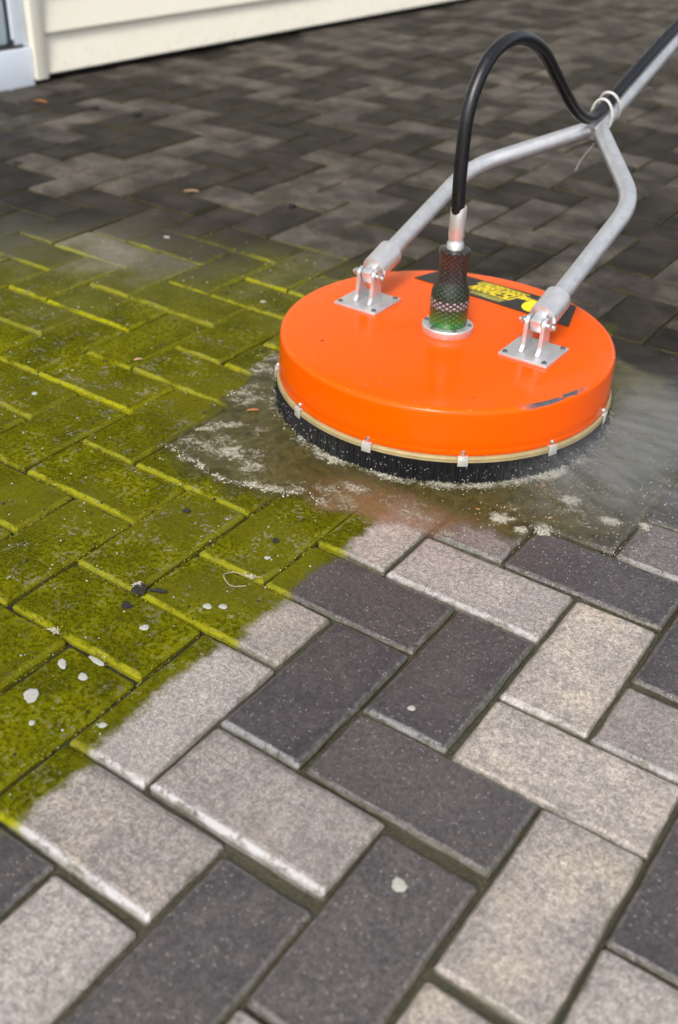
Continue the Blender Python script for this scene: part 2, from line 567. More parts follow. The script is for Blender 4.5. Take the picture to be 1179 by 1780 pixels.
M_CREAM = cream()
M_TRIM = plain('cream_trim_paint', (0.78, 0.755, 0.655), 0.4, var=0.04, scale=9)
M_WHITE = plain('pale_blue_white_paint', (0.70, 0.77, 0.86), 0.35, var=0.05, scale=8)
M_PANEL = plain('pale_blue_panel', (0.60, 0.72, 0.78), 0.25, var=0.05, scale=5)
M_RUBBER = plain('black_rubber_seal', (0.025, 0.027, 0.028), 0.6, var=0.2)
M_BACK = plain('wall_backing', (0.05, 0.048, 0.045), 0.9, var=0.2)
M_SHADE_ROOF = plain('shade_roof_felt', (0.06, 0.06, 0.065), 0.9, var=0.2)
WALL_ORG, WALL_ROT = (-2.235, 1.62, 0), (0, 0, R(-4))

# local frame: y runs along the wall, +x faces the camera side
house = link('garage', None, loc=WALL_ORG, rot=WALL_ROT, kind='thing', label='cream lap-sided garage with a pale blue side door behind the paving', category='garage')
zb, bh = 0.022, 0.112
for i in range(20):
    z0, z1 = zb + i * bh, zb + (i + 1) * bh
    mb = MB()
    v = []
    for y in (0.012, 7.0):
        v += [(-.05, y, z0), (.004, y, z0), (.0045, y, z0 + .004), (-.012, y, z1 + .002), (-.05, y, z1 + .002)]
    f = [(0, 5, 6, 1), (1, 6, 7, 2), (2, 7, 8, 3), (3, 8, 9, 4), (0, 1, 2, 3, 4), (5, 9, 8, 7, 6)]
    mb.add(v, f)
    mb.build('siding_board', M_CREAM, house)
MB().box((-.05, -.030, .012), (.014, .012, 2.28), bev=.002).build('corner_trim', M_TRIM, house, smooth=40)
MB().box((-.3, .0, -.05), (-.055, 7.0, 2.29)).build('backing_wall', M_BACK, house)
MB().box((-.5, -2.2, 2.36), (.32, 7.1, 2.42)).build('shade_roof', M_SHADE_ROOF, house)  # unseen roof, added so that its overhang shades the paving
MB().box((-.35, -2.15, 2.30), (.30, 7.05, 2.358)).build('shade_soffit', M_TRIM, house)  # unseen underside of the added overhang

door = MB().box((-.055, -.926, .1135), (-.014, -.0955, 2.09), bev=.009).build('door', M_PANEL, house, smooth=40, label='pale blue door left of the cream siding')
MB().box((-.06, -.98, -.05), (.003, -.0325, .103), bev=.003).build('door_sill', M_WHITE, door, smooth=40)
MB().box((-.06, -.082, .106), (-.010, -.0325, 2.1), bev=.003).build('door_jamb', M_WHITE, door, smooth=40)
MB().box((-.06, -.98, .106), (-.010, -.93, 2.1), bev=.003).build('door_jamb', M_WHITE, door, smooth=40)
MB().box((-.06, -.98, 2.103), (-.010, -.0325, 2.29), bev=.003).build('door_head', M_WHITE, door, smooth=40)
mb = MB().box((-.055, -.928, .1035), (-.004, -.052, .112), bev=.002)
mb.box((-.05, -.094, .112), (-.008, -.0825, .128))
mb.box((-.05, -.0945, .128), (-.019, -.0825, 2.1))
mb.build('door_seal', M_RUBBER, door)
MB().box((-.0145, -.83, .40), (-.011, -.19, .95), bev=.0015).build('door_panel', M_WHITE, door, smooth=40)
MB().tube(fillet([(-.014, -.16, 1.0), (.03, -.16, 1.0), (.03, -.26, 1.0)], .01), .009, 10).build(
    'door_handle', plain('door_handle_metal', (.6, .6, .6), .3, 1.0), door, smooth=50)
for i in range(20):
    z0, z1 = zb + i * bh, zb + (i + 1) * bh
    v = []
    for y in (-2.2, -.983):
        v += [(-.05, y, z0), (.004, y, z0), (.0045, y, z0 + .004), (-.012, y, z1 + .002), (-.05, y, z1 + .002)]
    MB().add(v, [(0, 5, 6, 1), (1, 6, 7, 2), (2, 7, 8, 3), (3, 8, 9, 4), (0, 1, 2, 3, 4), (5, 9, 8, 7, 6)]).build('siding_board', M_CREAM, house)
MB().box((-.3, -2.2, -.05), (-.061, -.003, 2.29)).build('backing_wall', M_BACK, house)

# ------------------------------------------------------------------ the surface cleaner
CX, CY = -0.270, 0.621


def orange_material():
    t = T('orange_powder_coat')
    O = t.obj()
    x, y, z = t.xyz(O)[:3]
    n1 = t.noise(O, 9, 4)
    base = t.mix(n1, (0.71, 0.080, 0.0), (0.77, 0.094, 0.0))
    # paint scraped off the rim down to bare metal
    ang = t.m_('ARCTAN2', y, x)
    rr = t.m_('SQRT', t.add(t.mul(x, x), t.mul(y, y)))
    n2 = t.noise(O, 55, 4, 0.7)
    n3 = t.noise(O, 16, 2, 0.5)
    along = t.mul(t.ramp(ang, -0.68, -0.52), t.ramp(ang, -0.10, -0.26))
    at = t.ramp(t.m_('ABSOLUTE', t.add(t.sub(rr, 0.2372), t.mul(t.sub(n3, 0.5), 0.010))), 0.0042, 0.0024)
    up = t.ramp(z, 0.100, 0.103)
    scr = t.mul(t.mul(along, at), t.mul(up, t.ramp(n2, 0.36, 0.46)))
    # fine rim wear
    n4 = t.noise(O, 130, 3, 0.7)
    wear = t.mul(t.mul(t.ramp(t.m_('ABSOLUTE', t.sub(rr, 0.2385)), 0.0025, 0.0008), up), t.ramp(n4, 0.60, 0.72))
    base = t.mix(t.mul(wear, 0.5), base, (0.9, 0.35, 0.16))
    base = t.mix(scr, base, t.mix(n4, (0.05, 0.05, 0.055), (0.26, 0.25, 0.26)))
    # dried water marks and dust
    marks = t.ramp(t.noise(O, 14, 6, 0.7, dist=1.2), 0.60, 0.75)
    base = t.mix(t.mul(marks, 0.10), base, (0.80, 0.20, 0.02))
    v = t.voro(O, 90)
    drops = t.mul(t.ramp(v['Distance'], 0.10, 0.04), t.ramp(t.xyz(v['Color'])[0], .80, .85))
    base = t.mix(t.mul(drops, 0.35), base, (0.8, 0.22, 0.03))
    v3 = t.voro(O, 210)
    mud = t.mul(t.mul(t.ramp(v3['Distance'], 0.22, 0.08), t.ramp(t.xyz(v3['Color'])[1], .72, .80)), t.ramp(z, .085, .045))
    base = t.mix(t.mul(mud, .6), base, (0.16, 0.085, 0.022))
    sc = t.n('ShaderNodeMapping'); t.put(sc.inputs[0], O); sc.inputs['Rotation'].default_value = (0, 0, .6); sc.inputs['Scale'].default_value = (9, 420, 30)
    hair = t.mul(t.ramp(t.noise(sc.outputs[0], 1, 2, .5), .70, .76), t.ramp(t.noise(O, 12, 3), .55, .7))
    base = t.mix(t.mul(hair, .45), base, (0.85, 0.30, 0.10))
    rough = t.add(t.ramp(t.noise(O, 20, 5, 0.65), 0.3, 0.7, 0.13, 0.24), t.mul(scr, 0.2))
    nrm = t.bump(t.add(t.noise(O, 420, 2), t.mul(scr, -3)), 0.10, 0.0006)
    nrm = t.bump(t.noise(O, 7, 2), 0.10, 0.006, nrm)
    return t.set(color=base, rough=rough, normal=nrm, metal=t.mul(scr, 0.7), ior=1.26)



M_ORANGE = orange_material()
M_ALU = plain('cast_aluminium', (0.66, 0.66, 0.67), 0.38, 0.75, var=0.10, scale=70, bump=0.12)


def galv():
    t = T('galvanised_tube')
    O = t.obj()
    v = t.voro(O, 85)
    n = t.noise(O, 30, 5, 0.7)
    c = t.mix(t.xyz(v['Color'])[0], (0.46, 0.48, 0.50), (0.54, 0.55, 0.57))
    c = t.mix(t.ramp(n, 0.50, 0.75), c, (0.36, 0.37, 0.38))
    return t.set(color=c, metal=0.6, rough=t.ramp(n, 0.25, 0.75, 0.3, 0.46), normal=t.bump(n, 0.12, 0.002))


M_GALV = galv()
M_BOLT = plain('zinc_bolt', (0.55, 0.54, 0.52), 0.3, 0.9, var=0.15, scale=200)
M_STEELDARK = plain('dull_bolt', (0.16, 0.16, 0.16), 0.4, 0.8, var=0.2, scale=200)
M_CLIP = plain('clip_steel', (0.74, 0.73, 0.69), 0.35, 0.6, var=0.08, scale=120, bump=0.1)
M_RIM = plain('tan_band', (0.34, 0.27, 0.13), 0.4, 0.15, var=0.3, scale=60, bump=0.1)
M_BRIS = plain('black_bristle', (0.010, 0.010, 0.011), 0.45, var=0.4, scale=300)
M_HOSE = plain('black_hose_rubber', (0.005, 0.005, 0.007), 0.34, var=0.3, scale=160, bump=0.25)
M_TIE = plain('white_nylon', (0.50, 0.50, 0.49), 0.4, var=0.05)
M_BLACK = plain('black_vinyl', (0.010, 0.010, 0.010), 0.35, var=0.2)
M_YEL = plain('yellow_ink', (0.80, 0.62, 0.01), 0.4, var=0.08, scale=200)
M_YEL2 = plain('dull_yellow_ink', (0.36, 0.33, 0.06), 0.4, var=0.08, scale=200)
M_GREYPLASTIC = plain('black_grip', (0.02, 0.02, 0.02), 0.6, var=0.2)

mach = link('surface_cleaner', None, loc=(CX, CY, 0), label='round orange rotary surface cleaner with brush skirt, forked tube handle and black hose', category='surface cleaner')

# cover: a shallow pan with a rolled top edge
prof = [(0.2405, 0.0425), (0.2432, 0.0425), (0.2440, 0.0435), (0.2440, 0.0500), (0.2436, 0.0512), (0.2440, 0.0524), (0.2430, 0.0640), (0.2424, 0.0980)]
for k in range(7):
    a = R(90) * k / 6
    prof.append((0.2344 + 0.0078 * math.cos(a), 0.1000 + 0.0078 * math.sin(a)))
prof += [(0.20, 0.1084), (0.12, 0.1090), (0.05, 0.1092), (0.004, 0.1092)]
MB().lathe(prof, 160).build('cover', M_ORANGE, mach, smooth=50)
# the band that holds the bristles
prof = [(0.2380, 0.0335), (0.2464, 0.0335), (0.2472, 0.0348), (0.2466, 0.0368), (0.2472, 0.0388), (0.2462, 0.0412), (0.2440, 0.0421), (0.2380, 0.0421)]
MB().lathe(prof + [prof[0]], 140, cap=False).build('brush_band', M_RIM, mach, smooth=35)
# bristles, thousands of them
r_ = random.Random(3)
mb = MB()
mb.lathe([(0.2375, 0.0330), (0.2375, 0.006), (0.2430, 0.006), (0.2436, 0.0330)], 120, cap=False)
for i in range(5200):
    a = r_.uniform(0, 2 * math.pi); rad = r_.uniform(.2400, .2462)
    b = a + r_.gauss(0, .006); flare = r_.gauss(.0022, .0016)
    w = r_.uniform(.0005, .0009)
    z1, z0 = r_.uniform(.0330, .0338), r_.uniform(.0003, .0035)
    top = Vector((math.cos(a) * rad, math.sin(a) * rad, z1)); bot = Vector((math.cos(b) * (rad + flare), math.sin(b) * (rad + flare), z0))
    tg = Vector((-math.sin(a), math.cos(a), 0)) * w; rd = Vector((math.cos(a), math.sin(a), 0)) * w
    mb.add([top - tg, top + tg, top + rd, bot - tg, bot + tg, bot + rd], [(0, 1, 4, 3), (1, 2, 5, 4), (2, 0, 3, 5), (3, 4, 5)])
mb.build('brush_skirt', M_BRIS, mach, kind='stuff')
# clips every 30 degrees with a screw over each
for k in range(12):
    a = R(-83.7 + 30 * k)
    mtx = Matrix.Rotation(a, 4, 'Z')
    mb = MB()
    mb.box((0.2478, -.0068, .0300), (0.2492, .0068, .0425), bev=.0004)
    mb.box((0.2440, -.0068, .0428), (0.2490, .0068, .0440), bev=.0004)
    clip = mb.build('clip', M_CLIP, mach, rot=(0, 0, a), smooth=40)
    mb = MB()
    m2 = Matrix.Translation((0.2440, 0, .0485)) @ Matrix.Rotation(R(90), 4, 'Y')
    mb.lathe([(.0032, 0), (.0032, .0012), (.0024, .0026), (.0010, .0031)], 10, m2)
    mb.build('screw', M_BOLT, clip, smooth=40)

ZT = 0.1085
PIV = 0.045
EL = R(17.65)
for sx, mx in ((-1, -0.1455), (1, 0.1335)):
    my = 0.011
    pl_ = MB().box((mx - .037, my - .037, ZT), (mx + .037, my + .037, ZT + .005), bev=.0012)
    plate = pl_.build('mount_plate', M_ALU, mach, smooth=40)
    for dx in (-1, 1):
        for dy in (-1, 1):
            mb = MB().lathe([(.0036, 0), (.0036, .0018), (.0022, .0026)], 8, Matrix.Translation((mx + dx * .030, my + dy * .030, ZT + .0051)))
            mb.build('bolt', M_STEELDARK, plate, smooth=40)
    # two upright ears with a flared foot, rounded top
    for s in (-1, 1):
        x0 = mx + s * .0125
        outline = [(-.017, .0052), (-.0115, .013), (-.0105, PIV - .004)]
        for k in range(9):
            a = math.pi * (1 - k / 8)
            outline.append((math.cos(a) * .0105, PIV + math.sin(a) * .0105))
        outline += [(.0105, PIV - .004), (.0115, .013), (.017, .0052)]
        n = len(outline)
        v = [(x0 - .0028, my + p, ZT + q) for p, q in outline] + [(x0 + .0028, my + p, ZT + q) for p, q in outline]
        f = [tuple(range(n)), tuple(range(n, 2 * n))[::-1]] + [(i, i + n, (i + 1) % n + n, (i + 1) % n) for i in range(n)]
        MB().add(v, f).build('ear', M_ALU, plate, smooth=30)
    # the pin
    m2 = Matrix.Translation((mx, my, ZT + PIV)) @ Matrix.Rotation(R(90), 4, 'Y')
    mb = MB().lathe([(.0035, -.027), (.0035, .027)], 12, m2)
    mb.lathe([(.0062, .019), (.0062, .0235)], 6, m2)
    mb.lathe([(.0062, -.0235), (.0062, -.019)], 6, m2)
    mb.build('pin', M_BOLT, plate, smooth=30)

d = Vector((0, math.cos(EL), math.sin(EL)))
for mx, pts in ((-.1455, [(-.1455, .011, ZT + PIV), (-.1455, .300, .2495), (-.012, .470, .3030)]),
                (.1335, [(.1335, .011, ZT + PIV), (.1335, .308, .2500), (.002, .468, .3020)])):
    p0 = Vector(pts[0])
    d = (Vector(pts[1]) - p0).normalized()
    path = [p0 + d * .022] + fillet([p0 + d * .03, pts[1], pts[2]], .05, 10)[1:]
    tb = MB().tube(path, .0134, 20).build('handle_tube', M_GALV, mach, smooth=50)
    mb = MB().tube([p0 + d * .004, p0 + d * .012, p0 + d * .014, p0 + d * .060, p0 + d * .063], [.0095, .0098, .0196, .0200, .0175], 20)
    mb.box((-.0088, -.009, -.010), (.0088, .013, .010), Matrix.Translation(p0) @ d.to_track_quat('Y', 'Z').to_matrix().to_4x4(), bev=.003)
    mb.build('socket', M_ALU, tb, smooth=35)

j = Vector((-.006, .462, .3005))
jd = Vector((-.0015, math.cos(EL), math.sin(EL))).normalized()
pole = MB().tube([j - jd * .008, j, j + jd * .02, j + jd * 1.05], [.011, .0150, .0150, .0150], 20).build('pole', M_GALV, mach, smooth=50)
e = j + jd * 1.05
MB().tube([e + Vector((-.16, 0, 0)), e + Vector((.16, 0, 0))], .0135, 16).build('crossbar', M_GALV, pole, smooth=50)
for s in (-1, 1):
    MB().tube([e + Vector((s * .06, 0, 0)), e + Vector((s * .165, 0, 0))], .0175, 16).build('grip', M_GREYPLASTIC, pole, smooth=50)

# swivel in the middle
sw = MB().lathe([(.036, ZT), (.037, ZT + .002), (.037, ZT + .0105), (.0355, ZT + .012), (.028, ZT + .0125)], 48)
swv = sw.build('swivel_flange', M_ALU, mach, smooth=40)
for k in range(6):
    a = k * math.pi / 3 + .3
    MB().lathe([(.003, 0), (.003, .002), (.0018, .003)], 8, Matrix.Translation((.032 * math.cos(a), .032 * math.sin(a), ZT + .0122))).build('bolt', M_STEELDARK, swv, smooth=40)


def knurl():
    t = T('black_green_mesh_sleeve')
    O = t.obj()
    x, y, z = t.xyz(O)[:3]
    ang = t.m_('ARCTAN2', y, x)
    a = t.m_('SINE', t.add(t.mul(ang, 17), t.mul(z, 900)))
    b = t.m_('SINE', t.sub(t.mul(ang, 17), t.mul(z, 900)))
    net = t.m_('MAXIMUM', t.ramp(a, -.1, .5), t.ramp(b, -.1, .5))
    under = t.mix(t.ramp(z, .120, .158), (0.030, 0.260, 0.036), (0.012, 0.050, 0.020))
    under = t.mix(t.ramp(z, .176, .192), under, (0.030, 0.022, 0.020))
    band = t.mul(t.ramp(z, .149, .151), t.ramp(z, .163, .161))
    under = t.mix(t.mul(band, 0.75), under, (0.35, 0.35, 0.38))
    c = t.mix(t.mul(net, t.ramp(z, .1255, .165, .45, 1.0)), under, (0.010, 0.010, 0.010))
    return t.set(color=c, rough=0.32, normal=t.bump(net, 0.6, 0.0012), coat=0.3)


MB().lathe([(.0265, ZT + .0128), (.0275, ZT + .015), (.0280, ZT + .050), (.0272, ZT + .062), (.0215, ZT + .076), (.0200, ZT + .088), (.0205, ZT + .112),
            (.0222, ZT + .118), (.0222, ZT + .122), (.0180, ZT + .124)], 48).build('swivel_sleeve', knurl(), mach, smooth=45)
MB().lathe([(.0118, .228), (.0118, .240), (.0102, .242), (.0102, .247), (.0112, .249), (.0112, .289), (.0104, .291)], 28).build('hose_ferrule', M_ALU, mach, smooth=40)
hp = [(0, 0, .268), (0, -.004, .300), (0, -.006, .352), (0, .000, .417), (0, .029, .462), (0, .071, .484), (0, .131, .4865), (0, .200, .463), (0, .261, .420), (0, .316, .379),
      (-.001, .371, .346), (-.003, .425, .329), (-.004, .472, .3345)]
perp = Vector((0, -math.sin(EL), math.cos(EL)))
for q in (.05, .12, .25, .45, .7, 1.0):
    hp.append(j + jd * q + perp * (.0245 + .004 * math.sin(q * 9)) + Vector((.001, 0, 0)))
MB().tube(spline(hp, 8), .0092, 20).build('hose', M_HOSE, mach, smooth=60)

# the white tie round pole and hose, with its tail
cpt = j + perp * .0145
for off, tilt in ((.026, .2), (.058, -.15)):
    ring = []
    c0 = j + jd * off + perp * .0135
    for k in range(33):
        a = 2 * math.pi * k / 32
        ring.append(c0 + Vector((1, 0, 0)) * math.cos(a) * .0182 + (perp + jd * tilt).normalized() * math.sin(a) * .0275)
    MB().tube(ring, .0024, 8, cap=False).build('cable_tie', M_TIE, mach, smooth=60)
MB().tube(spline([j + jd * .02 - perp * .016, j - perp * .02 + Vector((.004, -.01, 0)), Vector((.006, .395, .272)), Vector((.012, .362, .262))], 5), .0010, 6).build('tie_tail', plain('grey_nylon', (.22, .22, .21), .5), mach, smooth=60)

# sticker
z0 = 0.1094


def flat(name, pts, mat, parent, z, th=.0003):
    n = len(pts)
    v = [(x, y, z) for x, y in pts] + [(x, y, z + th) for x, y in pts]
    f = [tuple(range(n))[::-1], tuple(range(n, 2 * n))] + [(i, (i + 1) % n, (i + 1) % n + n, i + n) for i in range(n)]
    return MB().add(v, f).build(name, mat, parent)


st = flat('sticker', [(-.143, .142), (.135, .124), (.112, .203), (-.124, .203)], M_BLACK, mach, z0)
M3 = Matrix.Rotation(R(-3.5), 2)


def lettering(name, x0, x1, y0, y1, seed, mat, n, slant=.35, weight=.36):
    q = random.Random(seed)
    mb = MB()
    w = (x1 - x0) / n
    h = y1 - y0
    for i in range(n):
        a = x0 + i * w
        segs = [[(0, 0, 0, 1), (0, 1, .8, 1), (0, .5, .7, .5), (0, 0, .8, 0)], [(0, 0, 0, 1), (.75, 0, .75, 1), (0, 0, .75, 0)], [(0, 0, 0, 1), (0, 1, .7, 1), (.7, .5, .7, 1), (0, .5, .7, .5), (.3, .5, .8, 0)],
                [(0, 0, .8, 0), (.8, 0, .8, .5), (0, .5, .8, .5), (0, .5, 0, 1), (0, 1, .8, 1)], [(0, 0, .4, 1), (.4, 1, .8, 0), (.2, .4, .6, .4)]][q.randrange(5)]
        for s in segs:
            p, r2 = Vector((s[0] * w * .85, s[1] * h)), Vector((s[2] * w * .85, s[3] * h))
            dd = (r2 - p).normalized(); nn = Vector((-dd.y, dd.x)) * w * weight * .5
            p, r2 = p - dd * w * .12, r2 + dd * w * .12
            P4 = [p - nn, r2 - nn, r2 + nn, p + nn]
            vv = [M3 @ Vector((a + c.x + c.y * slant, y0 + c.y)) for c in P4]
            k = len(mb.v)
            zz = z0 + .00034 + len(mb.f) * 2e-7
            mb.add([(c.x, c.y, zz) for c in vv], [(0, 1, 2, 3)])
    return mb.build(name, mat, st)


lettering('lettering', -.062, .022, .183, .196, 1, M_YEL, 9, weight=.26)
lettering('lettering', -.066, .012, .158, .180, 5, M_YEL, 7, weight=.30)
lettering('lettering', -.054, .004, .142, .152, 9, M_YEL2, 8)
lettering('lettering', .016, .040, .176, .186, 12, M_YEL, 3)
flat('yellow_badge', [(.0615 + .0185 * math.cos(a), .1600 + .0235 * math.sin(a)) for a in [k * math.pi / 16 for k in range(32)]], M_YEL, st, z0 + .00035, .0002)

# ------------------------------------------------------------------ dirty water, foam, spray
OUT = [(-.566, .634), (-.556, .528), (-.530, .473), (-.527, .416), (-.505, .377), (-.503, .325), (-.502, .258), (-.456, .238), (-.405, .224), (-.356, .226),
       (-.337, .247), (-.305, .243), (-.269, .257), (-.227, .248), (-.186, .264), (-.133, .287), (-.087, .292), (-.067, .314), (-.044, .347), (-.005, .349),
       (.021, .388), (.060, .390), (.098, .410), (.112, .471), (.135, .560), (.10, .74), (-.02, .90), (-.25, .96), (-.45, .88), (-.54, .76)]


def signed(x, y):
    """distance to the water's edge, positive inside; numpy arrays or numbers"""
    x, y = np.asarray(x, float), np.asarray(y, float)
    best = np.full(x.shape, 9.0); ins = np.zeros(x.shape, bool)
    n = len(OUT)
    for i in range(n):
        (ax, ay), (bx, by) = OUT[i], OUT[(i + 1) % n]
        if ay != by:
            ins ^= ((ay > y) != (by > y)) & (x < (bx - ax) * (y - ay) / (by - ay) + ax)
        dx, dy = bx - ax, by - ay
        u = np.clip(((x - ax) * dx + (y - ay) * dy) / (dx * dx + dy * dy), 0, 1)
        best = np.minimum(best, np.hypot(x - ax - u * dx, y - ay - u * dy))
    return np.where(ins, best, -best)


def nz(x, y, s, seed=0.0):
    return noise.noise(Vector((x * s, y * s, seed)))


FOAM = [(-.558, .566, .030, .022, 260, .3), (-.535, .512, .026, .016, 240, .9), (-.508, .437, .030, .014, 330, .75), (-.463, .352, .036, .010, 420, .6), (-.478, .325, .028, .008, 200, .5),
        (-.488, .258, .020, .008, 150, .2), (-.455, .252, .026, .009, 330, -.3), (-.420, .246, .026, .008, 330, -.25), (-.383, .240, .022, .008, 260, -.1), (-.337, .250, .026, .008, 300, .35),
        (-.306, .262, .026, .011, 420, .4), (-.285, .275, .020, .010, 300, .5), (-.246, .274, .022, .008, 220, .0), (-.043, .381, .016, .011, 260, .3), (-.011, .374, .009, .007, 110, .0),
        (.012, .392, .015, .011, 260, .4), (.012, .474, .018, .009, 200, .3), (.110, .478, .010, .008, 110, .3), (-.117, .323, .016, .006, 90, .2), (-.079, .314, .013, .006, 80, .2),
        (-.226, .325, .030, .012, 240, .1), (-.40, .30, .05, .02, 200, .4), (.07, .460, .016, .008, 80, .3)]


LACE = [(-.45, .30, .075, .045, .50), (-.50, .44, .05, .06, .50), (-.54, .54, .035, .06, .55), (-.36, .28, .06, .03, .50), (-.25, .29, .07, .03, .52), (-.14, .33, .06, .035, .48),
        (-.03, .40, .06, .04, .46), (.05, .45, .06, .04, .46), (-.44, .36, .06, .03, .45)]


def foam_amount(x, y):
    """how much lather floats here"""
    f = 0.0
    for (fx, fy, sx, sy, n, an) in FOAM:
        ca, sa = math.cos(an), math.sin(an)
        u = ((x - fx) * ca + (y - fy) * sa) / (sx * 1.15); v = (-(x - fx) * sa + (y - fy) * ca) / (sy * 1.55)
        q = u * u + v * v
        if q < 5:
            f = max(f, (1.05 if fx > -.06 else .80) * math.exp(-q * .7))
    for (fx, fy, sx, sy, am) in LACE:
        q = ((x - fx) / sx) ** 2 + ((y - fy) / sy) ** 2
        if q < 4:
            f = max(f, 1.25 * am * math.exp(-q * .5) * (1 + .6 * nz(x, y, 30, 12)))
    dx, dy = x - CX, y - CY
    rad, a = math.hypot(dx, dy), math.degrees(math.atan2(dy, dx))
    if -190 < a < 25:
        w = 1.0 if -112 < a < -8 else .6
        f = max(f, w * math.exp(-((rad - .251) / .022) ** 2) * (.80 + .5 * nz(dx, dy, 24, 9)))
    return f


STEP = .0032
gx = np.arange(-.64, .22, STEP); gy = np.arange(.17, 1.02, STEP)
GX, GY = np.meshgrid(gx, gy, indexing='ij')
SD = signed(GX, GY)
RR = np.hypot(GX - CX, GY - CY)
vid, wv, wf, wdep, wfoam = {}, [], [], [], []
for i, k in zip(*np.nonzero((RR > .225) & (SD > -.04))):
    x, y = float(gx[i]), float(gy[k])
    s = float(SD[i, k]) + .014 * nz(x, y, 22) + .007 * nz(x, y, 60, 3)
    if s < -.02:
        continue
    fo = foam_amount(x, y)
    dep = max(0, min(1, s / .05))
    z = (.0032 * min(1, max(-1.6, s / .022))) + .0006 + .0007 * nz(x, y, 55, 5) * dep + .0006 * nz(x, y, 130, 7) * dep
    z += .0010 * max(0, fo - .25) * (.55 + .9 * nz(x, y, 150, 8)) if s > 0 else 0
    vid[(i, k)] = len(wv)
    wv.append((x, y, z)); wdep.append(dep); wfoam.append(fo)
for (i, k) in vid:
    q = [(i, k), (i + 1, k), (i + 1, k + 1), (i, k + 1)]
    if all(p in vid for p in q):
        wf.append(tuple(vid[p] for p in q))


def water_material():
    t = T('murky_water')
    P = t.pos()
    dep = t.attr('depth').outputs['Fac']
    lather = t.attr('lather').outputs['Fac']
    x, y, z = t.xyz(P)[:3]
    flow = t.noise(P, 26, 5, 0.68, dist=1.6)
    fl2 = t.noise(P, 75, 6, 0.82, dist=1.4)
    c = t.mix(t.ramp(flow, .32, .68), (0.030, 0.028, 0.006), (0.086, 0.074, 0.020))
    # reddish silt where the water thins in front of the brush
    silt = t.mul(t.ramp(x, -.30, -.18), t.ramp(x, .02, -.08))
    silt = t.mul(silt, t.ramp(t.add(y, t.mul(t.sub(flow, .5), .10)), .37, .31))
    c = t.mix(t.mul(silt, .8), c, (0.27, 0.145, 0.085))
    cells_ = t.voro(P, 230)
    lace = t.ramp(cells_['Distance'], .16, .42)
    thr = t.sub(.745, t.mul(lather, .44))
    froth = t.ramp(t.add(t.mul(fl2, .78), t.mul(flow, .22)), thr, t.add(thr, .17))
    froth = t.m_('MAXIMUM', t.mul(froth, t.ramp(lace, 0, 1, .45, 1.0)), t.mul(t.mul(t.ramp(fl2, .58, .72), t.ramp(flow, .45, .6)), .4))
    c = t.mix(t.mul(froth, .86), c, t.mix(fl2, (0.24, 0.225, 0.15), (0.60, 0.58, 0.50)))
    a = t.ramp(t.add(dep, t.mul(t.sub(flow, .5), .5)), 0.0, .50, .25, .88)
    a = t.m_('SUBTRACT', a, t.mul(silt, .30), clamp=True)
    a = t.m_('MULTIPLY', a, t.ramp(x, .14, .0, .45, 1.0))
    a = t.m_('MAXIMUM', a, t.mul(froth, .95))
    h = t.add(t.add(flow, t.mul(fl2, .6)), t.mul(lace, t.mul(froth, .6)))
    t.set(color=c, rough=t.ramp(froth, 0, .6, .08, .55), ior=1.33, normal=t.bump(h, .55, .003), alpha=a)
    return t.m


me = mesh('puddle', wv, wf, water_material(), smooth=True)
at = me.attributes.new('depth', 'FLOAT', 'POINT'); at.data.foreach_set('value', np.array(wdep, np.float32))
at = me.attributes.new('lather', 'FLOAT', 'POINT'); at.data.foreach_set('value', np.array(wfoam, np.float32))
link('puddle', me, kind='stuff', label='murky brown water pushed out round the brush skirt', category='water')


def foam_material():
    t = T('soap_foam')
    n = t.noise(t.pos(), 60, 3)
    return t.set(color=t.mix(n, (0.42, 0.40, 0.31), (0.66, 0.64, 0.56)), rough=.3)


ICO = []
for sub in (1, 2):
    bm = bmesh.new(); bmesh.ops.create_icosphere(bm, subdivisions=sub, radius=1)
    bm.verts.index_update()
    ICO.append(([v.co.copy() for v in bm.verts], [tuple(v.index for v in f.verts) for f in bm.faces])); bm.free()


def blobs(name, items, mat, flat=.8, **props):
    """items: (x, y, z, r); spheres joined into one mesh"""
    V, F = [], []
    k = 0
    base = [np.array([tuple(v) for v in I[0]]) for I in ICO]
    for x, y, z, r in items:
        l = 1 if r > .0022 else 0
        V.append(base[l] * (r, r, r * flat) + (x, y, z))
        F += [tuple(i + k for i in f) for f in ICO[l][1]]
        k += len(base[l])
    V = np.concatenate(V)
    me = bpy.data.meshes.new(name)
    me.from_pydata(V.tolist(), [], F)
    me.materials.append(mat)
    me.polygons.foreach_set('use_smooth', [True] * len(me.polygons))
    return link(name, me, **props)


r_ = random.Random(11)
items = []
for (x, y, sx, sy, n, an) in FOAM:
    ca, sa = math.cos(an), math.sin(an)
    got = tries = 0
    while got < n * .16 and tries < n * 8:
        tries += 1
        u, v = r_.gauss(0, .6), r_.gauss(0, .6)
        px, py = x + u * sx * ca - v * sy * sa, y + u * sx * sa + v * sy * ca
        if nz(px, py, 75, 2) + .5 * nz(px, py, 190, 4) < .02 + .10 * (u * u + v * v):
            continue
        got += 1
        items.append((px, py, .0036 + r_.uniform(-.0006, .0006), min(.0013, .0003 + r_.expovariate(1 / .00025))))
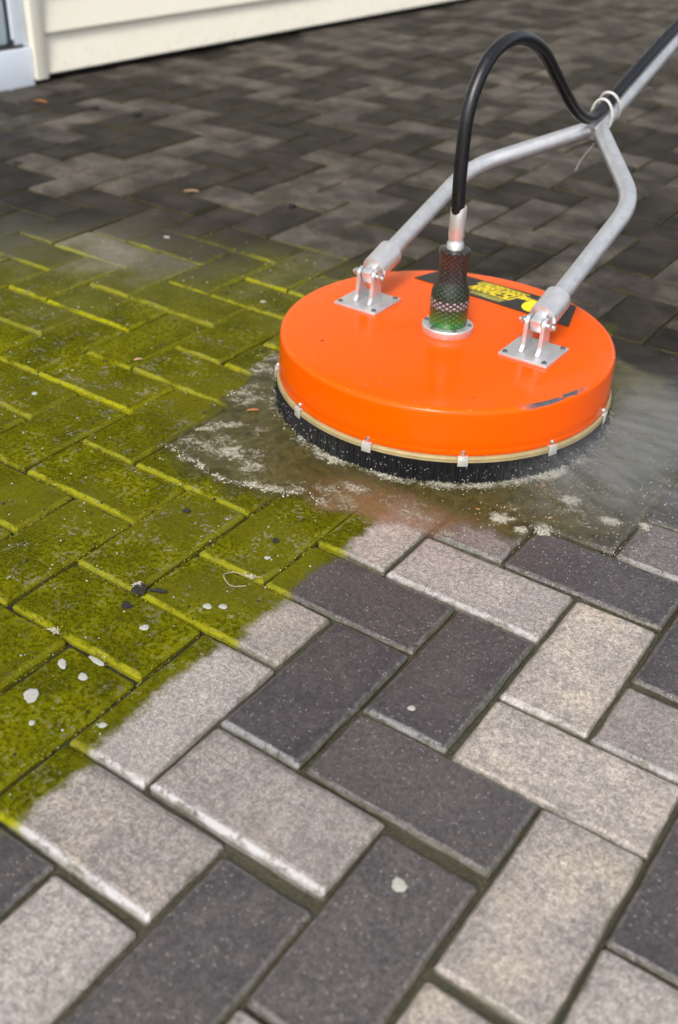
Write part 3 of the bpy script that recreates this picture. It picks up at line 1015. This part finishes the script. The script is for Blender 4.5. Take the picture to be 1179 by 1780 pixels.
# froth thrown up along the foot of the brush
for i in range(2400):
    a = R(r_.uniform(-190, 25))
    t_ = .5 + .5 * nz(math.cos(a) * 1.0, math.sin(a) * 1.0, 7, 9)
    t_ *= 1.0 if R(-110) < a < R(-5) else .45
    if r_.random() > t_ * 1.1:
        continue
    rad = .2475 + abs(r_.gauss(0, .009)) * (.4 + t_)
    px, py = CX + rad * math.cos(a), CY + rad * math.sin(a)
    if nz(px, py, 60, 6) < -.12:
        continue
    items.append((px, py, .0034 + abs(r_.gauss(0, .0018)), min(.0013, .0003 + r_.expovariate(1 / .00025))))
blobs('foam', items, foam_material(), kind='stuff', label='pale lacy foam floating at the edge of the dirty water', category='foam')

# beads of water lying on the cover
t = T('water_bead')
t.set(color=(.95, .95, .95), rough=.03, ior=1.33, trans=1.0)
r_ = random.Random(5)
items = []
for i in range(170):
    a = R(r_.uniform(-200, 40)); rad = .2405 * math.sqrt(r_.random())
    if r_.random() < .5:
        rad = r_.uniform(.16, .232)
    if nz(math.cos(a) * rad, math.sin(a) * rad, 14, 3) < -.05 or rad > .232:
        continue
    items.append((math.cos(a) * rad, math.sin(a) * rad, .1088, min(.0024, .0006 + r_.expovariate(1 / .0004))))
blobs('water_beads', items, t.m, flat=.45, parent=mach, kind='stuff')

# spray beside the brush on the right
r_ = random.Random(17)
t = T('water_drop')
t.set(color=(.80, .82, .84), rough=.12, ior=1.33, trans=.35)
M_DROP = t.m
items = []
for i in range(2000):
    a = R(r_.gauss(-8, 24))
    q = r_.random() ** 1.6
    rad = .248 + q * .24
    z = abs(r_.gauss(0, .022)) * (.35 + q) + .002
    items.append((CX + rad * math.cos(a), CY + rad * math.sin(a), z, r_.uniform(.0002, .0008)))
for i in range(300):          # beads hanging on the bristles
    a = R(r_.uniform(-175, 20))
    items.append((CX + .2490 * math.cos(a), CY + .2490 * math.sin(a), r_.uniform(.004, .030), r_.uniform(.0003, .0007)))
blobs('spray_drops', items, M_DROP, kind='stuff', label='fine water drops flung out beside the black brush skirt', category='water drops')

# mist: one closed low bank of fine spray to the right of the brush
t = T('spray_mist')
t.t.nodes.remove(t.b)
pv = t.n('ShaderNodeVolumePrincipled')
pv.inputs['Color'].default_value = (.93, .94, .96, 1)
pv.inputs['Anisotropy'].default_value = .2
P = t.pos()
x, y, z = t.xyz(P)[:3]
dx, dy = t.sub(x, CX), t.sub(y, CY)
rr = t.m_('SQRT', t.add(t.mul(dx, dx), t.mul(dy, dy)))
ang = t.m_('ARCTAN2', dy, dx)
fal = t.mul(t.mul(t.ramp(rr, .47, .30), t.ramp(rr, .252, .285, .25, 1.0)), t.ramp(t.m_('ABSOLUTE', t.add(ang, .02)), .85, .15))
sv = t.n('ShaderNodeCombineXYZ')
t.put(sv.inputs[0], t.mul(rr, 9)); t.put(sv.inputs[1], t.mul(ang, 11)); t.put(sv.inputs[2], t.mul(z, 60))
nn = t.ramp(t.noise(sv.outputs[0], 1.6, 4, .65), .36, .72)
t.put(pv.inputs['Density'], t.mul(t.mul(fal, t.ramp(z, .085, .0)), t.mul(nn, 30.0)))
t.t.links.new(pv.outputs[0], t.out.inputs['Volume'])
mb = MB()
N = 20
ring = []
v, f = [], []
for zz in (.004, .09):
    for rad_, rev in ((.252, False), (.50, True)):
        for k in range(N):
            a = -1.0 + 2.0 * k / (N - 1)
            v.append((CX + rad_ * math.cos(a), CY + rad_ * math.sin(a), zz))
i0, o0, i1, o1 = 0, N, 2 * N, 3 * N
for k in range(N - 1):
    f += [(i0 + k, i0 + k + 1, o0 + k + 1, o0 + k), (i1 + k, o1 + k, o1 + k + 1, i1 + k + 1), (o0 + k, o0 + k + 1, o1 + k + 1, o1 + k), (i0 + k, i1 + k, i1 + k + 1, i0 + k + 1)]
f += [(i0, o0, o1, i1), (i0 + N - 1, i1 + N - 1, o1 + N - 1, o0 + N - 1)]
link('spray_mist', mesh('spray_mist', v, f, t.m), kind='stuff', label='thin white water mist drifting off the right side of the brush', category='mist')

# ------------------------------------------------------------------ small things on the paving
M_SPOT = plain('dried_white_foam', (0.33, 0.33, 0.29), 0.45, var=0.35, scale=180, bump=.2)
M_LEAF = plain('dry_leaf', (0.42, 0.17, 0.05), 0.6, var=0.35, scale=140)
M_LEAF2 = plain('pale_leaf', (0.50, 0.30, 0.18), 0.6, var=0.3, scale=140)
M_DIRT = plain('black_soil', (0.012, 0.011, 0.009), 0.8, var=0.5, scale=300, bump=.5)
M_FLUFF = plain('seed_fluff', (0.42, 0.39, 0.31), 0.8, var=0.2, scale=200)
M_STRAW = plain('straw', (0.27, 0.23, 0.13), 0.6, var=0.2, scale=200)


def disc_blob(seed, rx, ry, h, n=28, hole=0.0):
    q = random.Random(seed)
    ph = [q.uniform(0, 6.28) for _ in range(4)]
    rings = []
    v, f = [], []
    lv = [(1.0, 0.0), (.93, .55), (.7, .9), (.35, 1.0)] if not hole else [(1.0, 0.0), (.92, .7), (.6, 1.0), (hole, .5)]
    for s, z in lv:
        for k in range(n):
            a = 2 * math.pi * k / n
            w = 1 + .08 * math.sin(2 * a + ph[0]) + .07 * math.sin(3 * a + ph[1]) + .05 * math.sin(7 * a + ph[2])
            v.append((rx * s * w * math.cos(a), ry * s * w * math.sin(a), z * h))
    for jx in range(len(lv) - 1):
        for k in range(n):
            k2 = (k + 1) % n
            f.append((jx * n + k, jx * n + k2, (jx + 1) * n + k2, (jx + 1) * n + k))
    f.append(tuple(range((len(lv) - 1) * n, len(lv) * n)))
    return v, f


SPOTS = [(-.269, -.180, .0085, .0120, .6, 'largest white foam fleck on the mossy paver at the left edge', 1),
         (-.279, -.130, .0090, .0050, -.5, 'slanted white foam fleck just above the largest fleck at the left edge', 0),
         (-.248, -.131, .0075, .0050, -.2, 'oval white foam fleck in the middle of the cluster at the left edge', 0),
         (-.254, -.106, .0130, .0040, -.1, 'long thin white foam streak in the cluster at the left edge', 0),
         (-.222, .030, .0060, .0055, .3, 'left one of two white flecks side by side below the straw curl', 0),
         (-.208, .040, .0055, .0050, .2, 'right one of two white flecks side by side below the straw curl', 0),
         (-.252, -.038, .0060, .0055, 0, 'round white fleck on the mossy paver below the black soil clod', 0),
         (-.133, -.078, .0055, .0050, 0, 'white fleck on the clean half of the half-cleaned beige paver', 0),
         (.142, -.151, .0080, .0075, 0, 'round white fleck on the dark brown paver at the bottom centre', 0),
         (.042, .031, .0045, .0045, 0, 'small white fleck on the dark paver in the middle of the cleaned stones', 0),
         (-.747, .252, .0055, .0050, 0, 'small white fleck on the bright green paver at the far left edge', 0),
         (-1.049, .867, .0085, .0080, 0, 'round pale fleck on the far mossy pavers upper left', 0),
         (-.699, .734, .0060, .0060, 0, 'pale fleck on the mossy paver just left of the orange cover', 0),
         (-.240, -.205, .0040, .0036, 0, 'tiny white fleck just below the largest fleck at the left edge', 0),
         (-.184, -.167, .0050, .0042, .4, 'small white fleck on the mossy half of the half-cleaned beige paver', 0),
         (-.225, .141, .0045, .0040, .4, 'small white fleck on the olive paver below the foam line', 0)]
for i, (x, y, rx, ry, an, lab, ring) in enumerate(SPOTS):
    v, f = disc_blob(i + 40, rx * .85, ry * .85, .0004, hole=.3 if ring else 0)
    link('foam_fleck', mesh('foam_fleck', v, f, M_SPOT, True), loc=(x, y, .0010), rot=(0, 0, an), label=lab, category='fleck', group='white foam flecks on the paving')

LEAVES = [(-2.049, 1.438, .040, .016, .4, M_LEAF, 'small orange leaf on the dark paving by the pale blue door'),
          (-1.202, 1.115, .034, .008, .6, M_LEAF2, 'thin pinkish dry leaf on the dark pavers beyond the moss'),
          (-.459, .406, .017, .0055, .75, M_LEAF, 'orange leaf sliver floating in the foam left of the brush'),
          (-.705, .426, .014, .006, .9, M_LEAF2, 'small brown leaf in a mossy joint left of the cleaner'),
          (-.032, .482, .006, .0045, .9, M_LEAF, 'tiny orange leaf scrap in the water under the right clips'),
          (-.075, .380, .0060, .0020, .2, M_LEAF, 'orange seed husk in the water in front of the brush'),
          (.007, .419, .0060, .0018, 1.0, M_LEAF2, 'straw coloured husk in the water before the dark paver')]
for i, (x, y, L, W, an, m, lab) in enumerate(LEAVES):
    n = 9
    v, f = [], []
    q = random.Random(i)
    for k in range(n):
        u = k / (n - 1)
        w = W * (math.sin(math.pi * min(.97, max(.03, u))) ** .7) * q.uniform(.85, 1.1)
        zc = .25 * W * math.sin(u * 3.0) + .001
        for s in (-1, 0, 1):
            v.append(((u - .5) * L, s * w * .5, zc + (abs(s) * .22 * W)))
    for k in range(n - 1):
        for s in range(2):
            a = k * 3 + s
            f.append((a, a + 3, a + 4, a + 1))
    me = mesh('dry_leaf', v, f, m, True)
    o = link('dry_leaf', me, loc=(x, y, .0035 if i in (2, 4, 5, 6) else .0012), rot=(0, 0, an), label=lab, category='leaf', group='dry leaf scraps')
    so = o.modifiers.new('thickness', 'SOLIDIFY'); so.thickness = .0006


def clod(seed, r):
    bm = bmesh.new()
    bmesh.ops.create_icosphere(bm, subdivisions=2, radius=r)
    q = random.Random(seed)
    off = Vector((q.uniform(0, 9), q.uniform(0, 9), q.uniform(0, 9)))
    for v in bm.verts:
        v.co *= 1 + .95 * noise.noise(v.co * (1.5 / r) + off)
        v.co.z *= .42
    me = bpy.data.meshes.new('soil_clod'); bm.to_mesh(me); bm.free(); me.materials.append(M_DIRT)
    return me


CLODS = [(-.299, .004, .0075, 'black soil clod in the mossy joint at the lower left'), (-.292, -.024, .0055, 'dark soil crumb on the mossy paver below the black clod'),
         (-1.762, 1.530, .012, 'dark clod on the far paving, right one of the pair near the garage'), (-1.892, 1.495, .011, 'dark clod on the far paving, left one of the pair near the garage'),
         (-.973, 1.182, .010, 'black pebble on the pavers behind the cleaner to its left'), (-1.652, 1.009, .010, 'dark crumb on the far pavers at the left edge'),
         (-2.089, 1.540, .010, 'dark crumb by the foot of the pale blue door'), (-.364, .156, .0045, 'dark crumb on the bright mossy paver above the straw curl'),
         (-.238, .173, .0045, 'small dark crumb on the olive paver close to the foam')]
for i, (x, y, r, lab) in enumerate(CLODS):
    link('soil_clod', clod(i, r), loc=(x, y, .001 + r * .25), label=lab, category='soil', group='dark soil crumbs')
MB().tube(spline([(-.290, .011, .003), (-.282, .014, .005), (-.272, .020, .0035)], 4), [.002] * 4 + [.0024] * 4 + [.001], 7).build(
    'twig', M_DIRT, smooth=60, label='short black twig beside the soil clod in the mossy joint', category='twig')
MB().tube(spline([(-.210, .083, .002), (-.221, .071, .004), (-.235, .075, .006), (-.241, .083, .005), (-.234, .094, .0035), (-.217, .097, .003), (-.207, .107, .0015)], 5), .0007, 6).build(
    'straw_curl', M_STRAW, smooth=60, label='curl of dry straw lying on the mossy paver near the clean edge', category='straw')


def fluff(name, x, y, seed, lab):
    q = random.Random(seed)
    mb = MB()
    for k in range(26):
        a, b = q.uniform(0, 6.28), q.uniform(0, 6.28)
        p = Vector((q.gauss(0, .003), q.gauss(0, .002), q.uniform(.001, .003)))
        dd = Vector((math.cos(a), math.sin(a), q.uniform(-.1, .5))) * q.uniform(.002, .0045)
        mb.tube([p, p + dd * .5 + Vector((0, 0, .001)), p + dd], [.0006, .0005, .0002], 4)
    mb.build(name, M_FLUFF, smooth=60, loc=(x, y, .001), label=lab, category='fluff', group='tufts of pale fluff')


fluff('fluff_tuft', -.322, -.101, 1, 'pale fluff tuft stuck in the mossy joint at the left edge')
fluff('fluff_tuft', -.216, .098, 2, 'pale fluff tuft at the end of the straw curl')
fluff('fluff_tuft', -.306, .010, 3, 'pale fluff caught beside the black soil clod')

# crumbs of algae and grit along the green joints: uncountable
r_ = random.Random(21)
items_g, items_d, items_w = [], [], []
cand = np.array([(r_.uniform(-1.0, -.17), r_.uniform(-.32, .95)) for i in range(15000)])
cand = cand[(np.hypot(cand[:, 0] - CX, cand[:, 1] - CY) > .30) & (signed(cand[:, 0], cand[:, 1]) < -.004)]
for x, y in cand.tolist():
    if (x + 1.03) * -.655 + (y - .94) * .756 > -.02:
        continue
    fx, fy = x * 10, y * 10
    ax, by = math.floor(fx), math.floor(fy)
    # distance to the nearest joint line of this cell that is a real joint
    k = (ax - by) % 4
    ds = []
    if k != 2: ds.append((fx - ax, 0))
    if k != 1: ds.append((ax + 1 - fx, 1))
    if k != 3: ds.append((fy - by, 2))
    if k != 0: ds.append((by + 1 - fy, 3))
    dm, side = min(ds)
    g = abs(r_.gauss(0, .004))
    if r_.random() < .5:
        if nz(x, y, 14, 1) < -.12:
            continue
        if side == 0: x = ax * .1 + g
        elif side == 1: x = (ax + 1) * .1 - g
        elif side == 2: y = by * .1 + g
        else: y = (by + 1) * .1 - g
        z = -.0040 + min(.0046, g * 1.0)
        items_g.append((x, y, z, r_.uniform(.0005, .0013)))
    elif r_.random() < .22:
        items_d.append((x, y, .0004, min(.0024, .0004 + r_.expovariate(1 / .0004))))
    elif r_.random() < .09:
        items_w.append((x, y, .0006, r_.uniform(.0006, .0016)))
t = T('algae_crumb')
nn = t.noise(t.pos(), 40, 4)
blobs('moss_crumbs', items_g, t.set(color=t.mix(t.ramp(nn, .3, .7), (.09, .088, .006), (.25, .235, .010)), rough=.85), kind='stuff', label='yellow green algae crumbs along the uncleaned joints', category='moss')
blobs('grit', items_d, M_DIRT, kind='stuff', label='fine black grit scattered over the mossy pavers', category='grit')
blobs('foam_specks', items_w, M_SPOT, kind='stuff', label='tiny white specks scattered over the mossy pavers', category='specks')
